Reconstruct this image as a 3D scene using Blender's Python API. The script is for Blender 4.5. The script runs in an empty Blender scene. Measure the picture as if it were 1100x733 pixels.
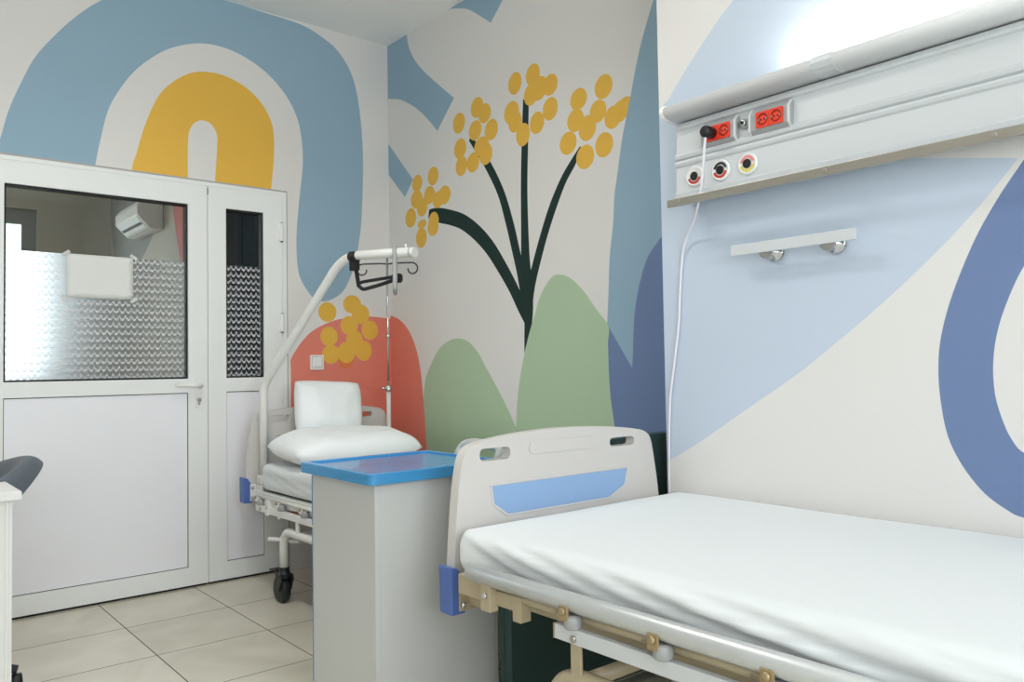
import bpy, bmesh, math, random
from mathutils import Vector, Matrix, noise
from mathutils.geometry import delaunay_2d_cdt
random.seed(3)
scene = bpy.context.scene
COL = scene.collection
PI = math.pi

# ------------------------------------------------------------------ materials
def lin(c):
    return tuple((v/255/12.92 if v/255 <= .04045 else ((v/255+.055)/1.055)**2.4) for v in c)

def mat(name, rgb, rough=.5, metal=0., spec=.5, bump=None, var=0., coat=0., scale=6., trans=0., sheen=0.):
    m = bpy.data.materials.new(name); m.use_nodes = True
    nt = m.node_tree; b = nt.nodes['Principled BSDF']
    c = lin(rgb)
    b.inputs['Base Color'].default_value = (*c, 1)
    b.inputs['Roughness'].default_value = rough
    b.inputs['Metallic'].default_value = metal
    b.inputs['Specular IOR Level'].default_value = spec
    b.inputs['Coat Weight'].default_value = coat
    b.inputs['Transmission Weight'].default_value = trans
    b.inputs['Sheen Weight'].default_value = sheen
    tc = nt.nodes.new('ShaderNodeTexCoord')
    if var:
        n = nt.nodes.new('ShaderNodeTexNoise'); n.inputs['Scale'].default_value = scale; n.inputs['Detail'].default_value = 4
        nt.links.new(tc.outputs['Object'], n.inputs['Vector'])
        mx = nt.nodes.new('ShaderNodeMix'); mx.data_type = 'RGBA'
        mx.inputs[6].default_value = (*[v*(1-var) for v in c], 1)
        mx.inputs[7].default_value = (*[min(1, v*(1+var)) for v in c], 1)
        nt.links.new(n.outputs['Fac'], mx.inputs[0]); nt.links.new(mx.outputs[2], b.inputs['Base Color'])
    if bump:
        sc, st = bump
        n2 = nt.nodes.new('ShaderNodeTexNoise'); n2.inputs['Scale'].default_value = sc; n2.inputs['Detail'].default_value = 5
        nt.links.new(tc.outputs['Object'], n2.inputs['Vector'])
        bp = nt.nodes.new('ShaderNodeBump'); bp.inputs['Strength'].default_value = st; bp.inputs['Distance'].default_value = .01
        nt.links.new(n2.outputs['Fac'], bp.inputs['Height']); nt.links.new(bp.outputs['Normal'], b.inputs['Normal'])
    return m

def emis(name, rgb, s):
    m = bpy.data.materials.new(name); m.use_nodes = True
    b = m.node_tree.nodes['Principled BSDF']
    b.inputs['Base Color'].default_value = (*lin(rgb), 1)
    b.inputs['Emission Color'].default_value = (*lin(rgb), 1); b.inputs['Emission Strength'].default_value = s
    return m

def paint(name, rgb):
    return mat(name, rgb, .62, bump=(90, .05), var=.025, scale=2.2, spec=.35)

M = {}
M['cream'] = paint('paint_cream', (222, 220, 217))
M['blue'] = paint('paint_sky_blue', (145, 174, 193))
M['pale'] = paint('paint_pale_blue', (193, 205, 220))
M['indigo'] = paint('paint_indigo', (109, 129, 168))
M['yellow'] = paint('paint_yellow', (228, 180, 74))
M['orange'] = paint('paint_orange', (222, 124, 74))
M['green'] = paint('paint_sage', (173, 196, 164))
M['stem'] = paint('paint_dark_green', (16, 44, 40))
M['red'] = paint('paint_terracotta', (224, 130, 112))
M['ceiling'] = mat('ceiling_white', (246, 246, 244), .8, bump=(60, .04), var=.02)
M['upvc'] = mat('white_upvc', (234, 236, 235), .32, var=.012, scale=3)
M['upvc_panel'] = mat('white_door_panel', (238, 238, 243), .36, var=.015, scale=5)
M['gasket'] = mat('black_rubber', (14, 16, 16), .6)
M['grey_seal'] = mat('grey_sealant', (172, 170, 166), .7)
M['housing'] = mat('white_painted_housing', (232, 234, 235), .5)
M['steel'] = mat('brushed_steel', (188, 184, 174), .32, 1., bump=(180, .05), var=.08, scale=14)
M['chrome'] = mat('chrome', (205, 205, 205), .14, 1.)
M['alu'] = mat('anodised_aluminium', (204, 208, 210), .45, .05, var=.02, scale=4)
M['alu_rail'] = mat('satin_aluminium_tube', (205, 208, 208), .36, .55, bump=(120, .03), var=.06, scale=9)
M['plastic_white'] = mat('white_plastic', (236, 236, 234), .35)
M['plastic_grey'] = mat('grey_plastic', (158, 160, 160), .42)
M['grip_grey'] = mat('pale_grey_plastic', (186, 188, 184), .45)
M['socket_red'] = mat('red_socket_plastic', (226, 62, 36), .35)
M['socket_dark'] = mat('dark_red_socket_well', (150, 34, 22), .4)
M['black'] = mat('black_plastic', (18, 18, 19), .4)
M['board'] = mat('warm_white_board', (204, 200, 196), .34, var=.012, scale=5)
M['board_blue'] = mat('blue_board_inset', (139, 171, 211), .36)
M['bumper'] = mat('blue_bumper', (78, 106, 172), .42)
M['beige'] = mat('beige_enamel', (172, 159, 132), .38, var=.05, scale=12)
M['white_enamel'] = mat('white_enamel', (226, 226, 222), .3, var=.015)
M['brass'] = mat('yellowish_zinc', (168, 148, 112), .4, .45)
M['deck'] = mat('dark_deck', (64, 66, 64), .6)
M['dark_paint'] = mat('dark_frame_paint', (40, 48, 46), .5)
M['caster'] = mat('black_caster', (26, 30, 32), .5)
M['sheet'] = mat('white_cotton_sheet', (221, 225, 226), .85, bump=(34, .10), sheen=.15, spec=.2)
M['pillow'] = mat('white_pillow_cotton', (242, 245, 246), .85, bump=(26, .12), sheen=.15, spec=.2)
M['cab_body'] = mat('pale_grey_laminate', (196, 197, 195), .4, var=.012, scale=3)
M['cab_lid'] = mat('blue_plastic_lid', (60, 142, 196), .26, coat=.3)
M['cab_front'] = mat('blue_laminate_front', (60, 120, 176), .4)
M['vinyl'] = mat('dark_green_vinyl', (44, 70, 68), .36, bump=(120, .08), var=.1)
M['chair_grey'] = mat('slate_grey_shell', (88, 96, 106), .45)
M['chair_metal'] = mat('grey_chair_metal', (74, 76, 80), .4, .6)
M['desk'] = mat('white_desk_laminate', (224, 224, 222), .4)
M['paper'] = mat('white_paper', (222, 224, 220), .8)
M['tape'] = mat('clear_tape', (200, 202, 200), .4)
M['strap'] = mat('black_webbing', (24, 25, 26), .75, bump=(300, .2))
M['cord'] = mat('white_cord', (232, 230, 236), .45)
M['ring_red'] = mat('red_label', (190, 56, 50), .5)
M['ring_dark'] = mat('black_label', (44, 46, 54), .5)
M['ring_pink'] = mat('pink_label', (226, 140, 136), .5)
M['ring_yellow'] = mat('yellow_label', (222, 206, 96), .5)
M['next_wall'] = mat('next_room_wall', (168, 160, 146), .7, var=.03)
M['next_grey'] = mat('next_room_grey', (120, 120, 116), .7)
M['next_rose'] = paint('next_room_rose', (186, 92, 84))
M['next_blue'] = paint('next_room_blue', (120, 150, 170))
M['added_cupboard'] = mat('added_cupboard_dark', (18, 23, 25), .95, var=.05, spec=.1)  # near-black, for the cupboard added to darken the narrow pane
M['ac'] = mat('air_conditioner_white', (206, 202, 194), .45)
M['tube'] = emis('lit_tube', (255, 252, 244), 9)
M['lamp'] = emis('lit_diffuser', (255, 252, 246), 3)

def floor_material():
    m = bpy.data.materials.new('beige_floor_tiles'); m.use_nodes = True
    nt = m.node_tree; b = nt.nodes['Principled BSDF']; N = nt.nodes.new; Lk = nt.links.new
    tc = N('ShaderNodeTexCoord'); sp = N('ShaderNodeSeparateXYZ'); Lk(tc.outputs['Object'], sp.inputs[0])
    def math_(op, a, bb=None):
        n = N('ShaderNodeMath'); n.operation = op
        for i, v in enumerate((a, bb)):
            if v is None: continue
            if isinstance(v, (int, float)): n.inputs[i].default_value = v
            else: Lk(v, n.inputs[i])
        return n.outputs[0]
    masks = []; cells = []
    for ax, off in ((0, .018), (1, -1.189)):
        q = math_('DIVIDE', math_('SUBTRACT', sp.outputs[ax], off), .4505)
        cells.append(math_('FLOOR', q))
        f = math_('FRACT', q)
        d = math_('MINIMUM', f, math_('SUBTRACT', 1.0, f))
        masks.append(math_('LESS_THAN', d, .0052))
    grout = math_('MAXIMUM', masks[0], masks[1])
    cell = N('ShaderNodeCombineXYZ'); Lk(cells[0], cell.inputs[0]); Lk(cells[1], cell.inputs[1])
    wn = N('ShaderNodeTexWhiteNoise'); wn.noise_dimensions = '3D'; Lk(cell.outputs[0], wn.inputs['Vector'])
    n = N('ShaderNodeTexNoise'); n.inputs['Scale'].default_value = 3.2; n.inputs['Detail'].default_value = 6; n.inputs['Distortion'].default_value = .8
    Lk(tc.outputs['Object'], n.inputs['Vector'])
    tone = math_('ADD', math_('MULTIPLY', n.outputs['Fac'], .9), math_('MULTIPLY', wn.outputs['Value'], .18))
    cr = N('ShaderNodeValToRGB'); Lk(tone, cr.inputs[0])
    cr.color_ramp.elements[0].position = .25; cr.color_ramp.elements[0].color = (*lin((190, 185, 166)), 1)
    cr.color_ramp.elements[1].position = .8; cr.color_ramp.elements[1].color = (*lin((224, 219, 204)), 1)
    mx = N('ShaderNodeMix'); mx.data_type = 'RGBA'; Lk(grout, mx.inputs[0]); Lk(cr.outputs[0], mx.inputs[6]); mx.inputs[7].default_value = (*lin((92, 84, 72)), 1)
    Lk(mx.outputs[2], b.inputs['Base Color'])
    r = N('ShaderNodeMix'); Lk(grout, r.inputs[0]); r.inputs[2].default_value = .3; r.inputs[3].default_value = .8; Lk(r.outputs[0], b.inputs['Roughness'])
    bp = N('ShaderNodeBump'); bp.inputs['Strength'].default_value = .5; bp.inputs['Distance'].default_value = .002; bp.invert = True
    Lk(grout, bp.inputs['Height']); Lk(bp.outputs['Normal'], b.inputs['Normal'])
    return m

def glass_material():
    m = bpy.data.materials.new('clear_glass'); m.use_nodes = True
    nt = m.node_tree; nt.nodes.clear(); N = nt.nodes.new
    o = N('ShaderNodeOutputMaterial'); mx = N('ShaderNodeMixShader'); t = N('ShaderNodeBsdfTransparent'); g = N('ShaderNodeBsdfGlossy')
    t.inputs[0].default_value = (.9, .93, .92, 1); g.inputs['Roughness'].default_value = 0.
    lw = N('ShaderNodeLayerWeight'); lw.inputs[0].default_value = .5     # facing: 1 - |cos|, the same from both sides
    p = N('ShaderNodeMath'); p.operation = 'POWER'; p.inputs[1].default_value = 5.
    f = N('ShaderNodeMath'); f.operation = 'MULTIPLY_ADD'; f.inputs[1].default_value = .96; f.inputs[2].default_value = .035
    nt.links.new(lw.outputs['Facing'], p.inputs[0]); nt.links.new(p.outputs[0], f.inputs[0])
    nt.links.new(f.outputs[0], mx.inputs[0]); nt.links.new(t.outputs[0], mx.inputs[1]); nt.links.new(g.outputs[0], mx.inputs[2]); nt.links.new(mx.outputs[0], o.inputs[0])
    return m

def film_material():
    # frosted self-adhesive film: clear rough plastic with printed white scallops
    m = bpy.data.materials.new('scalloped_privacy_film'); m.use_nodes = True
    nt = m.node_tree; nt.nodes.clear(); N = nt.nodes.new; Lk = nt.links.new
    tc = N('ShaderNodeTexCoord'); sp = N('ShaderNodeSeparateXYZ'); Lk(tc.outputs['Object'], sp.inputs[0])
    def math_(op, a, bb=None):
        n = N('ShaderNodeMath'); n.operation = op
        for i, v in enumerate((a, bb)):
            if v is None: continue
            if isinstance(v, (int, float)): n.inputs[i].default_value = v
            else: Lk(v, n.inputs[i])
        return n.outputs[0]
    v = math_('DIVIDE', sp.outputs[2], .036)
    row = math_('FLOOR', v)
    u = math_('DIVIDE', sp.outputs[1], .028)
    fu = math_('SUBTRACT', math_('FRACT', u), .5)
    fv = math_('FRACT', v)
    curve = math_('ADD', .2, math_('MULTIPLY', math_('MULTIPLY', fu, fu), 2.3))
    d = math_('ABSOLUTE', math_('SUBTRACT', fv, curve))
    stroke = math_('LESS_THAN', d, .15)
    a = N('ShaderNodeBsdfPrincipled'); a.inputs['Base Color'].default_value = (.80, .82, .88, 1)
    a.inputs['Transmission Weight'].default_value = 1.; a.inputs['Roughness'].default_value = .5; a.inputs['IOR'].default_value = 1.22
    df = N('ShaderNodeBsdfDiffuse'); df.inputs[0].default_value = (.9, .9, .93, 1)
    tl = N('ShaderNodeBsdfTranslucent'); tl.inputs[0].default_value = (.85, .86, .9, 1)
    w = N('ShaderNodeMixShader'); w.inputs[0].default_value = .25; Lk(df.outputs[0], w.inputs[1]); Lk(tl.outputs[0], w.inputs[2])
    mx = N('ShaderNodeMixShader'); Lk(math_('MULTIPLY', stroke, .75), mx.inputs[0]); Lk(a.outputs[0], mx.inputs[1]); Lk(w.outputs[0], mx.inputs[2])
    o = N('ShaderNodeOutputMaterial'); Lk(mx.outputs[0], o.inputs[0])
    return m
M['floor'] = floor_material(); M['glass'] = glass_material(); M['film'] = film_material()

# ------------------------------------------------------------------ mesh helpers
class MB:
    """collects shapes into one mesh; each shape may use its own material slot"""
    def __init__(s): s.bm = bmesh.new(); s.mats = []
    def slot(s, m):
        if m is None: return 0
        if m not in s.mats: s.mats.append(m)
        return s.mats.index(m)
    def _paint(s, faces, m, smooth):
        i = s.slot(m)
        for f in faces: f.material_index = i; f.smooth = smooth
    def box(s, x0, x1, y0, y1, z0, z1, m=None):
        v = [s.bm.verts.new(p) for p in ((x0,y0,z0),(x1,y0,z0),(x1,y1,z0),(x0,y1,z0),(x0,y0,z1),(x1,y0,z1),(x1,y1,z1),(x0,y1,z1))]
        fs = [s.bm.faces.new([v[i] for i in q]) for q in ((3,2,1,0),(4,5,6,7),(0,1,5,4),(1,2,6,5),(2,3,7,6),(3,0,4,7))]
        s._paint(fs, m, False); return s
    def obox(s, c, ax, ay, az, m=None):
        c, ax, ay, az = map(Vector, (c, ax, ay, az))
        v = [s.bm.verts.new(c+sx*ax+sy*ay+sz*az) for sx,sy,sz in ((-1,-1,-1),(1,-1,-1),(1,1,-1),(-1,1,-1),(-1,-1,1),(1,-1,1),(1,1,1),(-1,1,1))]
        fs = [s.bm.faces.new([v[i] for i in q]) for q in ((3,2,1,0),(4,5,6,7),(0,1,5,4),(1,2,6,5),(2,3,7,6),(3,0,4,7))]
        s._paint(fs, m, False); return s
    def tube(s, pts, r, n=12, m=None, cap=True, round_=0., closed=False):
        """round tube along points; round_ = corner fillet radius"""
        P = [Vector(p) for p in pts]
        if round_: P = fillet(P, round_, closed=closed)
        rs = r if isinstance(r, (list, tuple)) else [r]*len(P)
        rings = []; K = len(P)
        prev = None
        for i, p in enumerate(P):
            a = P[(i-1) % K] if (i > 0 or closed) else p; b = P[(i+1) % K] if (i < K-1 or closed) else p
            t = (b-a).normalized()
            if prev is None:
                up = Vector((0,0,1)) if abs(t.z) < .9 else Vector((1,0,0))
                e1 = t.cross(up).normalized()
            else:
                e1 = (prev - t*prev.dot(t)).normalized()
            e2 = t.cross(e1); prev = e1
            rings.append([s.bm.verts.new(p + rs[i]*(math.cos(2*PI*k/n)*e1 + math.sin(2*PI*k/n)*e2)) for k in range(n)])
        fs = []
        for i in range(K if closed else K-1):
            A, B = rings[i], rings[(i+1) % K]
            for k in range(n): fs.append(s.bm.faces.new((A[k], A[(k+1)%n], B[(k+1)%n], B[k])))
        s._paint(fs, m, True)
        if cap and not closed:
            s._paint([s.bm.faces.new(rings[0][::-1]), s.bm.faces.new(rings[-1])], m, False)
        return s
    def lathe(s, prof, c, axis='z', n=24, m=None, smooth=True):
        """profile (r, h) turned about an axis through c"""
        c = Vector(c); rings = []
        for r, h in prof:
            ring = []
            for k in range(n):
                a = 2*PI*k/n; u, v = r*math.cos(a), r*math.sin(a)
                p = {'z': (u, v, h), 'x': (h, u, v), 'y': (v, h, u)}[axis]
                ring.append(s.bm.verts.new(c+Vector(p)))
            rings.append(ring)
        fs = []
        for A, B in zip(rings, rings[1:]):
            for k in range(n): fs.append(s.bm.faces.new((A[k], A[(k+1)%n], B[(k+1)%n], B[k])))
        s._paint(fs, m, smooth)
        s._paint([s.bm.faces.new(rings[0][::-1]), s.bm.faces.new(rings[-1])], m, False)
        return s
    def prism(s, poly, axis, a, b, m=None, smooth=False):
        """2-D polygon extruded along an axis from a to b"""
        def P(p, h): return {'x': (h, p[0], p[1]), 'y': (p[0], h, p[1]), 'z': (p[0], p[1], h)}[axis]
        A = [s.bm.verts.new(P(p, a)) for p in poly]; B = [s.bm.verts.new(P(p, b)) for p in poly]
        n = len(poly)
        fs = [s.bm.faces.new((A[i], A[(i+1)%n], B[(i+1)%n], B[i])) for i in range(n)]
        s._paint(fs, m, smooth)
        s._paint([s.bm.faces.new(A[::-1]), s.bm.faces.new(B)], m, False); return s
    def plate(s, outer, holes, axis, a, b, m=None):
        """polygon with holes, extruded along an axis"""
        vs = []; es = []
        for loop in [outer]+list(holes):
            k = len(vs); vs += [Vector(p[:2]) for p in loop]; es += [(k+i, k+(i+1) % len(loop)) for i in range(len(loop))]
        r = delaunay_2d_cdt(vs, es, [], 0, 1e-5)
        def P(p, h): return {'x': (h, p[0], p[1]), 'y': (p[0], h, p[1]), 'z': (p[0], p[1], h)}[axis]
        keep = []
        for f in r[2]:
            c = sum((r[0][i] for i in f), Vector((0,0)))/len(f)
            if inside(c, outer) and not any(inside(c, h) for h in holes): keep.append(f)
        A = {}; B = {}
        for f in keep:
            for i in f:
                if i not in A: A[i] = s.bm.verts.new(P(r[0][i], a)); B[i] = s.bm.verts.new(P(r[0][i], b))
        fs = []; cnt = {}
        for f in keep:
            fs.append(s.bm.faces.new([A[i] for i in f][::-1])); fs.append(s.bm.faces.new([B[i] for i in f]))
            for i, j in zip(f, f[1:]+f[:1]): cnt[(i, j)] = 1
        for (i, j) in cnt:
            if (j, i) not in cnt: fs.append(s.bm.faces.new((A[i], A[j], B[j], B[i])))
        s._paint(fs, m, False); return s
    def arc(s, c, r0, r1, a0, a1, y, th, m=None, n=16):
        """flat ring sector facing -y"""
        poly = [(c[0]+r1*math.cos(a0+(a1-a0)*i/n), c[1]+r1*math.sin(a0+(a1-a0)*i/n)) for i in range(n+1)]
        poly += [(c[0]+r0*math.cos(a1-(a1-a0)*i/n), c[1]+r0*math.sin(a1-(a1-a0)*i/n)) for i in range(n+1)]
        return s.plate(poly, [], 'y', y, y-th, m)
    def sheet(s, pts, m=None):
        s._paint([s.bm.faces.new([s.bm.verts.new(p) for p in pts])], m, False); return s
    def build(s, name, m=None, parent=None, bevel=0., seg=2, angle=35, smooth=None):
        bm = s.bm
        bmesh.ops.recalc_face_normals(bm, faces=bm.faces)
        me = bpy.data.meshes.new(name); bm.to_mesh(me); bm.free()
        for mm in (s.mats or [m]): me.materials.append(mm)
        if s.mats and m is not None and None in s.mats: pass
        if smooth is not None:
            for p in me.polygons: p.use_smooth = smooth
        o = bpy.data.objects.new(name, me); COL.objects.link(o)
        if parent is not None: o.parent = parent
        if bevel:
            b = o.modifiers.new('bevel', 'BEVEL'); b.width = bevel; b.segments = seg; b.limit_method = 'ANGLE'; b.angle_limit = math.radians(angle); b.harden_normals = False
        return o

def inside(p, poly):
    x, y = p[0], p[1]; c = False; n = len(poly); j = n-1
    for i in range(n):
        xi, yi = poly[i][0], poly[i][1]; xj, yj = poly[j][0], poly[j][1]
        if (yi > y) != (yj > y) and x < (xj-xi)*(y-yi)/(yj-yi)+xi: c = not c
        j = i
    return c

def fillet(P, r, n=12, closed=False):
    out = []; K = len(P)
    for i, p in enumerate(P):
        if not closed and (i == 0 or i == K-1): out.append(p); continue
        a, b = P[(i-1) % K], P[(i+1) % K]
        d = min(r, (p-a).length*.49, (b-p).length*.49)
        s, e = p+(a-p).normalized()*d, p+(b-p).normalized()*d
        for k in range(n+1):
            t = k/n; out.append((1-t)**2*s+2*t*(1-t)*p+t*t*e)
    return out

def spline(pts, n=5):
    """closed Catmull-Rom outline; points with a third entry stay sharp corners"""
    K = len(pts); out = []
    for i in range(K):
        p0, p1, p2, p3 = pts[i-1], pts[i], pts[(i+1) % K], pts[(i+2) % K]
        if len(p1) > 2: p0 = p1
        if len(p2) > 2: p3 = p2
        P0, P1, P2, P3 = (Vector(p[:2]) for p in (p0, p1, p2, p3))
        if len(p1) > 2 and len(p2) > 2: out.append(P1); continue
        for k in range(n):
            t = k/n
            out.append(.5*((2*P1)+(P2-P0)*t+(2*P0-5*P1+4*P2-P3)*t*t+(3*P1-P0-3*P2+P3)*t**3))
    return [(v.x, v.y) for v in out]

def ribbon(pts, n=6):
    """outline of a brush stroke: centre points (a, b, half width), width measured along a"""
    C = []
    for i in range(len(pts)-1):
        q = [Vector(pts[max(0, min(len(pts)-1, i+k))]) for k in (-1, 0, 1, 2)]
        for k in range(n):
            t = k/n
            C.append(.5*((2*q[1])+(q[2]-q[0])*t+(2*q[0]-5*q[1]+4*q[2]-q[3])*t*t+(3*q[1]-q[0]-3*q[2]+q[3])*t**3))
    C.append(Vector(pts[-1]))
    A, B = [], []
    for i, c in enumerate(C):
        d = (C[min(i+1, len(C)-1)]-C[max(i-1, 0)]).to_2d().normalized(); nn = Vector((-d.y, d.x))
        A.append((c.x+nn.x*c.z, c.y+nn.y*c.z)); B.append((c.x-nn.x*c.z, c.y-nn.y*c.z))
    return A+B[::-1]

def ellipse(e, n=22): return [(e[0]+e[2]*math.cos(2*PI*k/n), e[1]+e[3]*math.sin(2*PI*k/n)) for k in range(n)]
def rrect(x0, x1, y0, y1, r, n=5):
    o = []
    for cx, cy, a0 in ((x1-r, y1-r, 0), (x0+r, y1-r, PI/2), (x0+r, y0+r, PI), (x1-r, y0+r, 1.5*PI)):
        o += [(cx+r*math.cos(a0+PI/2*k/n), cy+r*math.sin(a0+PI/2*k/n)) for k in range(n+1)]
    return o

def mural_wall(name, axis, pos, thick, outline, holes, layers, base):
    """painted wall: a slab whose front face is cut along the painted outlines; layers = (outline, material), later ones on top"""
    vs = []; es = []
    for loop in [outline]+holes+[l for l, _ in layers]:
        k = len(vs); vs += [Vector(p[:2]) for p in loop]; es += [(k+i, k+(i+1) % len(loop)) for i in range(len(loop))]
    r = delaunay_2d_cdt(vs, es, [], 0, 1e-4)
    bm = bmesh.new(); mats = [base]; V = {}
    box = [(min(p[0] for p in l), max(p[0] for p in l), min(p[1] for p in l), max(p[1] for p in l)) for l, _ in layers]
    def P(p, h): return (h, p[0], p[1]) if axis == 'x' else (p[0], h, p[1])
    front = []
    for f in r[2]:
        c = sum((r[0][i] for i in f), Vector((0, 0)))/3
        if not inside(c, outline) or any(inside(c, h) for h in holes): continue
        mm = base
        for k in range(len(layers)-1, -1, -1):
            b = box[k]
            if b[0] <= c.x <= b[1] and b[2] <= c.y <= b[3] and inside(c, layers[k][0]): mm = layers[k][1]; break
        if mm not in mats: mats.append(mm)
        for i in f:
            if i not in V: V[i] = bm.verts.new(P(r[0][i], pos))
        q = bm.faces.new([V[i] for i in f]); q.material_index = mats.index(mm); front.append(f)
    edges = {}
    for f in front:
        for i, j in zip(f, f[1:]+f[:1]): edges[(i, j)] = 1
    W = {}
    def back(i):
        if i not in W: W[i] = bm.verts.new(P(r[0][i], pos+thick))
        return W[i]
    for (i, j) in list(edges):
        if (j, i) not in edges: bm.faces.new((V[i], V[j], back(j), back(i)))
    bmesh.ops.recalc_face_normals(bm, faces=bm.faces)
    me = bpy.data.meshes.new(name); bm.to_mesh(me); bm.free()
    for mm in mats: me.materials.append(mm)
    o = bpy.data.objects.new(name, me); COL.objects.link(o); o['kind'] = 'structure'
    return o

def rounded_block(x0, x1, y0, y1, z0, z1, r, step=.03, warp=None):
    """soft box of evenly split faces; warp(p, n) -> p moves each vertex"""
    bm = bmesh.new()
    size = (x1-x0, y1-y0, z1-z0); N = [max(2, int(round(s/step))) for s in size]
    cache = {}
    def vert(i, j, k):
        key = (i, j, k)
        if key in cache: return cache[key]
        p = Vector((x0+size[0]*i/N[0], y0+size[1]*j/N[1], z0+size[2]*k/N[2]))
        q = Vector((min(max(p.x, x0+r), x1-r), min(max(p.y, y0+r), y1-r), min(max(p.z, z0+r), z1-r)))
        d = p-q; n = d.normalized() if d.length > 1e-9 else Vector((0, 0, 1))
        p = q+n*r if d.length > 1e-9 else p
        if warp: p = warp(p, n)
        cache[key] = bm.verts.new(p); return cache[key]
    for a in range(3):
        b, c = (a+1) % 3, (a+2) % 3
        for side in (0, N[a]):
            for j in range(N[b]):
                for k in range(N[c]):
                    q = []
                    for dj, dk in ((0, 0), (1, 0), (1, 1), (0, 1)):
                        idx = [0, 0, 0]; idx[a] = side; idx[b] = j+dj; idx[c] = k+dk; q.append(vert(*idx))
                    f = bm.faces.new(q); f.smooth = True
    mb = MB(); mb.bm.free(); mb.bm = bm
    return mb

def pillow_mesh(a, b, t, seed, nu=44, nv=30):
    """two quilted skins joined round the seam; a, b half sizes, t half thickness"""
    bm = bmesh.new(); top = {}; bot = {}
    for i in range(nu+1):
        for j in range(nv+1):
            u = -1+2*i/nu; v = -1+2*j/nv
            x = a*u*(1-.05*abs(v)**3); y = b*v*(1-.06*abs(u)**3)
            x *= 1-.015*math.cos(v*PI/2); y *= 1-.02*math.cos(u*PI/2)
            h = t*max(0, (1-abs(u)**4.2))**.5*max(0, (1-abs(v)**3.2))**.5
            nz = noise.noise(Vector((x*5+seed, y*5, seed)))*.014+noise.noise(Vector((x*13, y*9+seed, 2.)))*.006
            e = min(1, h/t*1.6)
            edge = i in (0, nu) or j in (0, nv)
            top[i, j] = bm.verts.new((x, y, h+nz*e))
            bot[i, j] = top[i, j] if edge else bm.verts.new((x, y, -h*.8+nz*e*.5))
    for i in range(nu):
        for j in range(nv):
            q = [(i, j), (i+1, j), (i+1, j+1), (i, j+1)]
            bm.faces.new([top[k] for k in q]).smooth = True
            qq = [bot[k] for k in q][::-1]
            if len(set(qq)) == 4:
                try: bm.faces.new(qq).smooth = True
                except ValueError: pass
    mb = MB(); mb.bm.free(); mb.bm = bm
    return mb

def thing(name, label, cat, loc=(0, 0, 0), rz=0, group=None):
    o = bpy.data.objects.new(name, None); COL.objects.link(o); o.location = loc; o.rotation_euler = (0, 0, rz)
    o.empty_display_size = .1
    return tag(o, label, cat, group)
def tag(o, label, cat, group=None):
    o['label'] = label; o['category'] = cat
    if group: o['group'] = group
    return o
def struct(o): o['kind'] = 'structure'; return o

# ------------------------------------------------------------------ mural outlines in metres on their own walls
L_ARCH = [(-2.094,2.027,1),(-2.073,2.115),(-2.052,2.183),(-2.018,2.327),(-1.969,2.467),(-1.913,2.599),(-1.84,2.711),(-1.749,2.83),(-1.638,2.943),(-1.497,3.046),(-1.317,3.124),(-1.15,3.139),(-1.006,3.13),(-0.844,3.12),(-0.677,3.116),(-0.549,3.104),(-0.435,3.065),(-0.341,3.011),(-0.262,2.911),(-0.219,2.789),(-0.192,2.618),(-0.179,2.404),(-0.184,2.192),(-0.196,1.993),(-0.217,1.852),(-0.243,1.741),(-0.281,1.642),(-0.325,1.571),(-0.386,1.528),(-0.446,1.509),(-0.504,1.523),(-0.544,1.56),(-0.586,1.624),(-0.606,1.689),(-0.613,1.779),(-0.613,1.885),(-0.601,2.031),(-0.579,2.221),(-0.571,2.32),(-0.579,2.443),(-0.606,2.562),(-0.67,2.673),(-0.765,2.764),(-0.878,2.827),(-1.007,2.861),(-1.138,2.857),(-1.266,2.811),(-1.372,2.739),(-1.475,2.633),(-1.549,2.518),(-1.598,2.41),(-1.629,2.279),(-1.654,2.137),(-1.666,1.998,1)]
L_YELLOW = [(-1.497,1.974,1),(-1.488,2.139),(-1.467,2.218),(-1.433,2.349),(-1.373,2.507),(-1.304,2.604),(-1.214,2.676),(-1.13,2.707),(-1.025,2.71),(-0.907,2.672),(-0.817,2.602),(-0.761,2.511),(-0.744,2.414),(-0.746,2.292),(-0.762,2.132),(-0.775,2.01,1)]
L_SLIT = [(-1.216,2.008,1),(-1.216,2.131),(-1.215,2.313),(-1.205,2.383),(-1.177,2.425),(-1.14,2.443),(-1.094,2.431),(-1.064,2.379),(-1.064,2.303),(-1.075,2.126),(-1.08,2.0,1)]
L_RED = [(-0.662,0.269,1),(-0.653,0.996),(-0.655,1.169,1),(-0.632,1.211),(-0.575,1.286),(-0.506,1.345),(-0.402,1.393),(-0.298,1.418),(-0.177,1.43),(-0.08,1.427),(0.012,1.419,1),(0.016,0.179,1)]
L_DOTS = [(-0.424,1.448,0.058,0.058),(-0.262,1.499,0.06,0.056),(-0.206,1.443,0.06,0.059),(-0.283,1.373,0.058,0.057),(-0.144,1.347,0.057,0.059),(-0.415,1.306,0.056,0.057),(-0.249,1.287,0.055,0.059),(-0.404,1.202,0.056,0.056),(-0.188,1.223,0.055,0.061),(-0.303,1.212,0.058,0.063),(-0.223,1.247,0.046,0.054)]
L_DOTRED = [(-0.308,1.169,0.052,0.054)]
F_BLUEA = [(-0.067,3.098,1),(-0.066,3.145,1),(0.222,3.132,1),(0.241,3.052),(0.293,2.962),(0.406,2.844),(0.697,2.609,1),(0.531,2.464,1),(0.447,2.546),(0.336,2.637),(0.206,2.718),(0.101,2.764),(-0.073,2.811,1)]
F_BLUEB = [(0.64,3.13,1),(0.714,3.108),(0.826,3.065),(0.933,2.993),(1.031,2.918,1),(1.133,3.003),(1.32,3.17,1),(0.648,3.448,1)]
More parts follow.
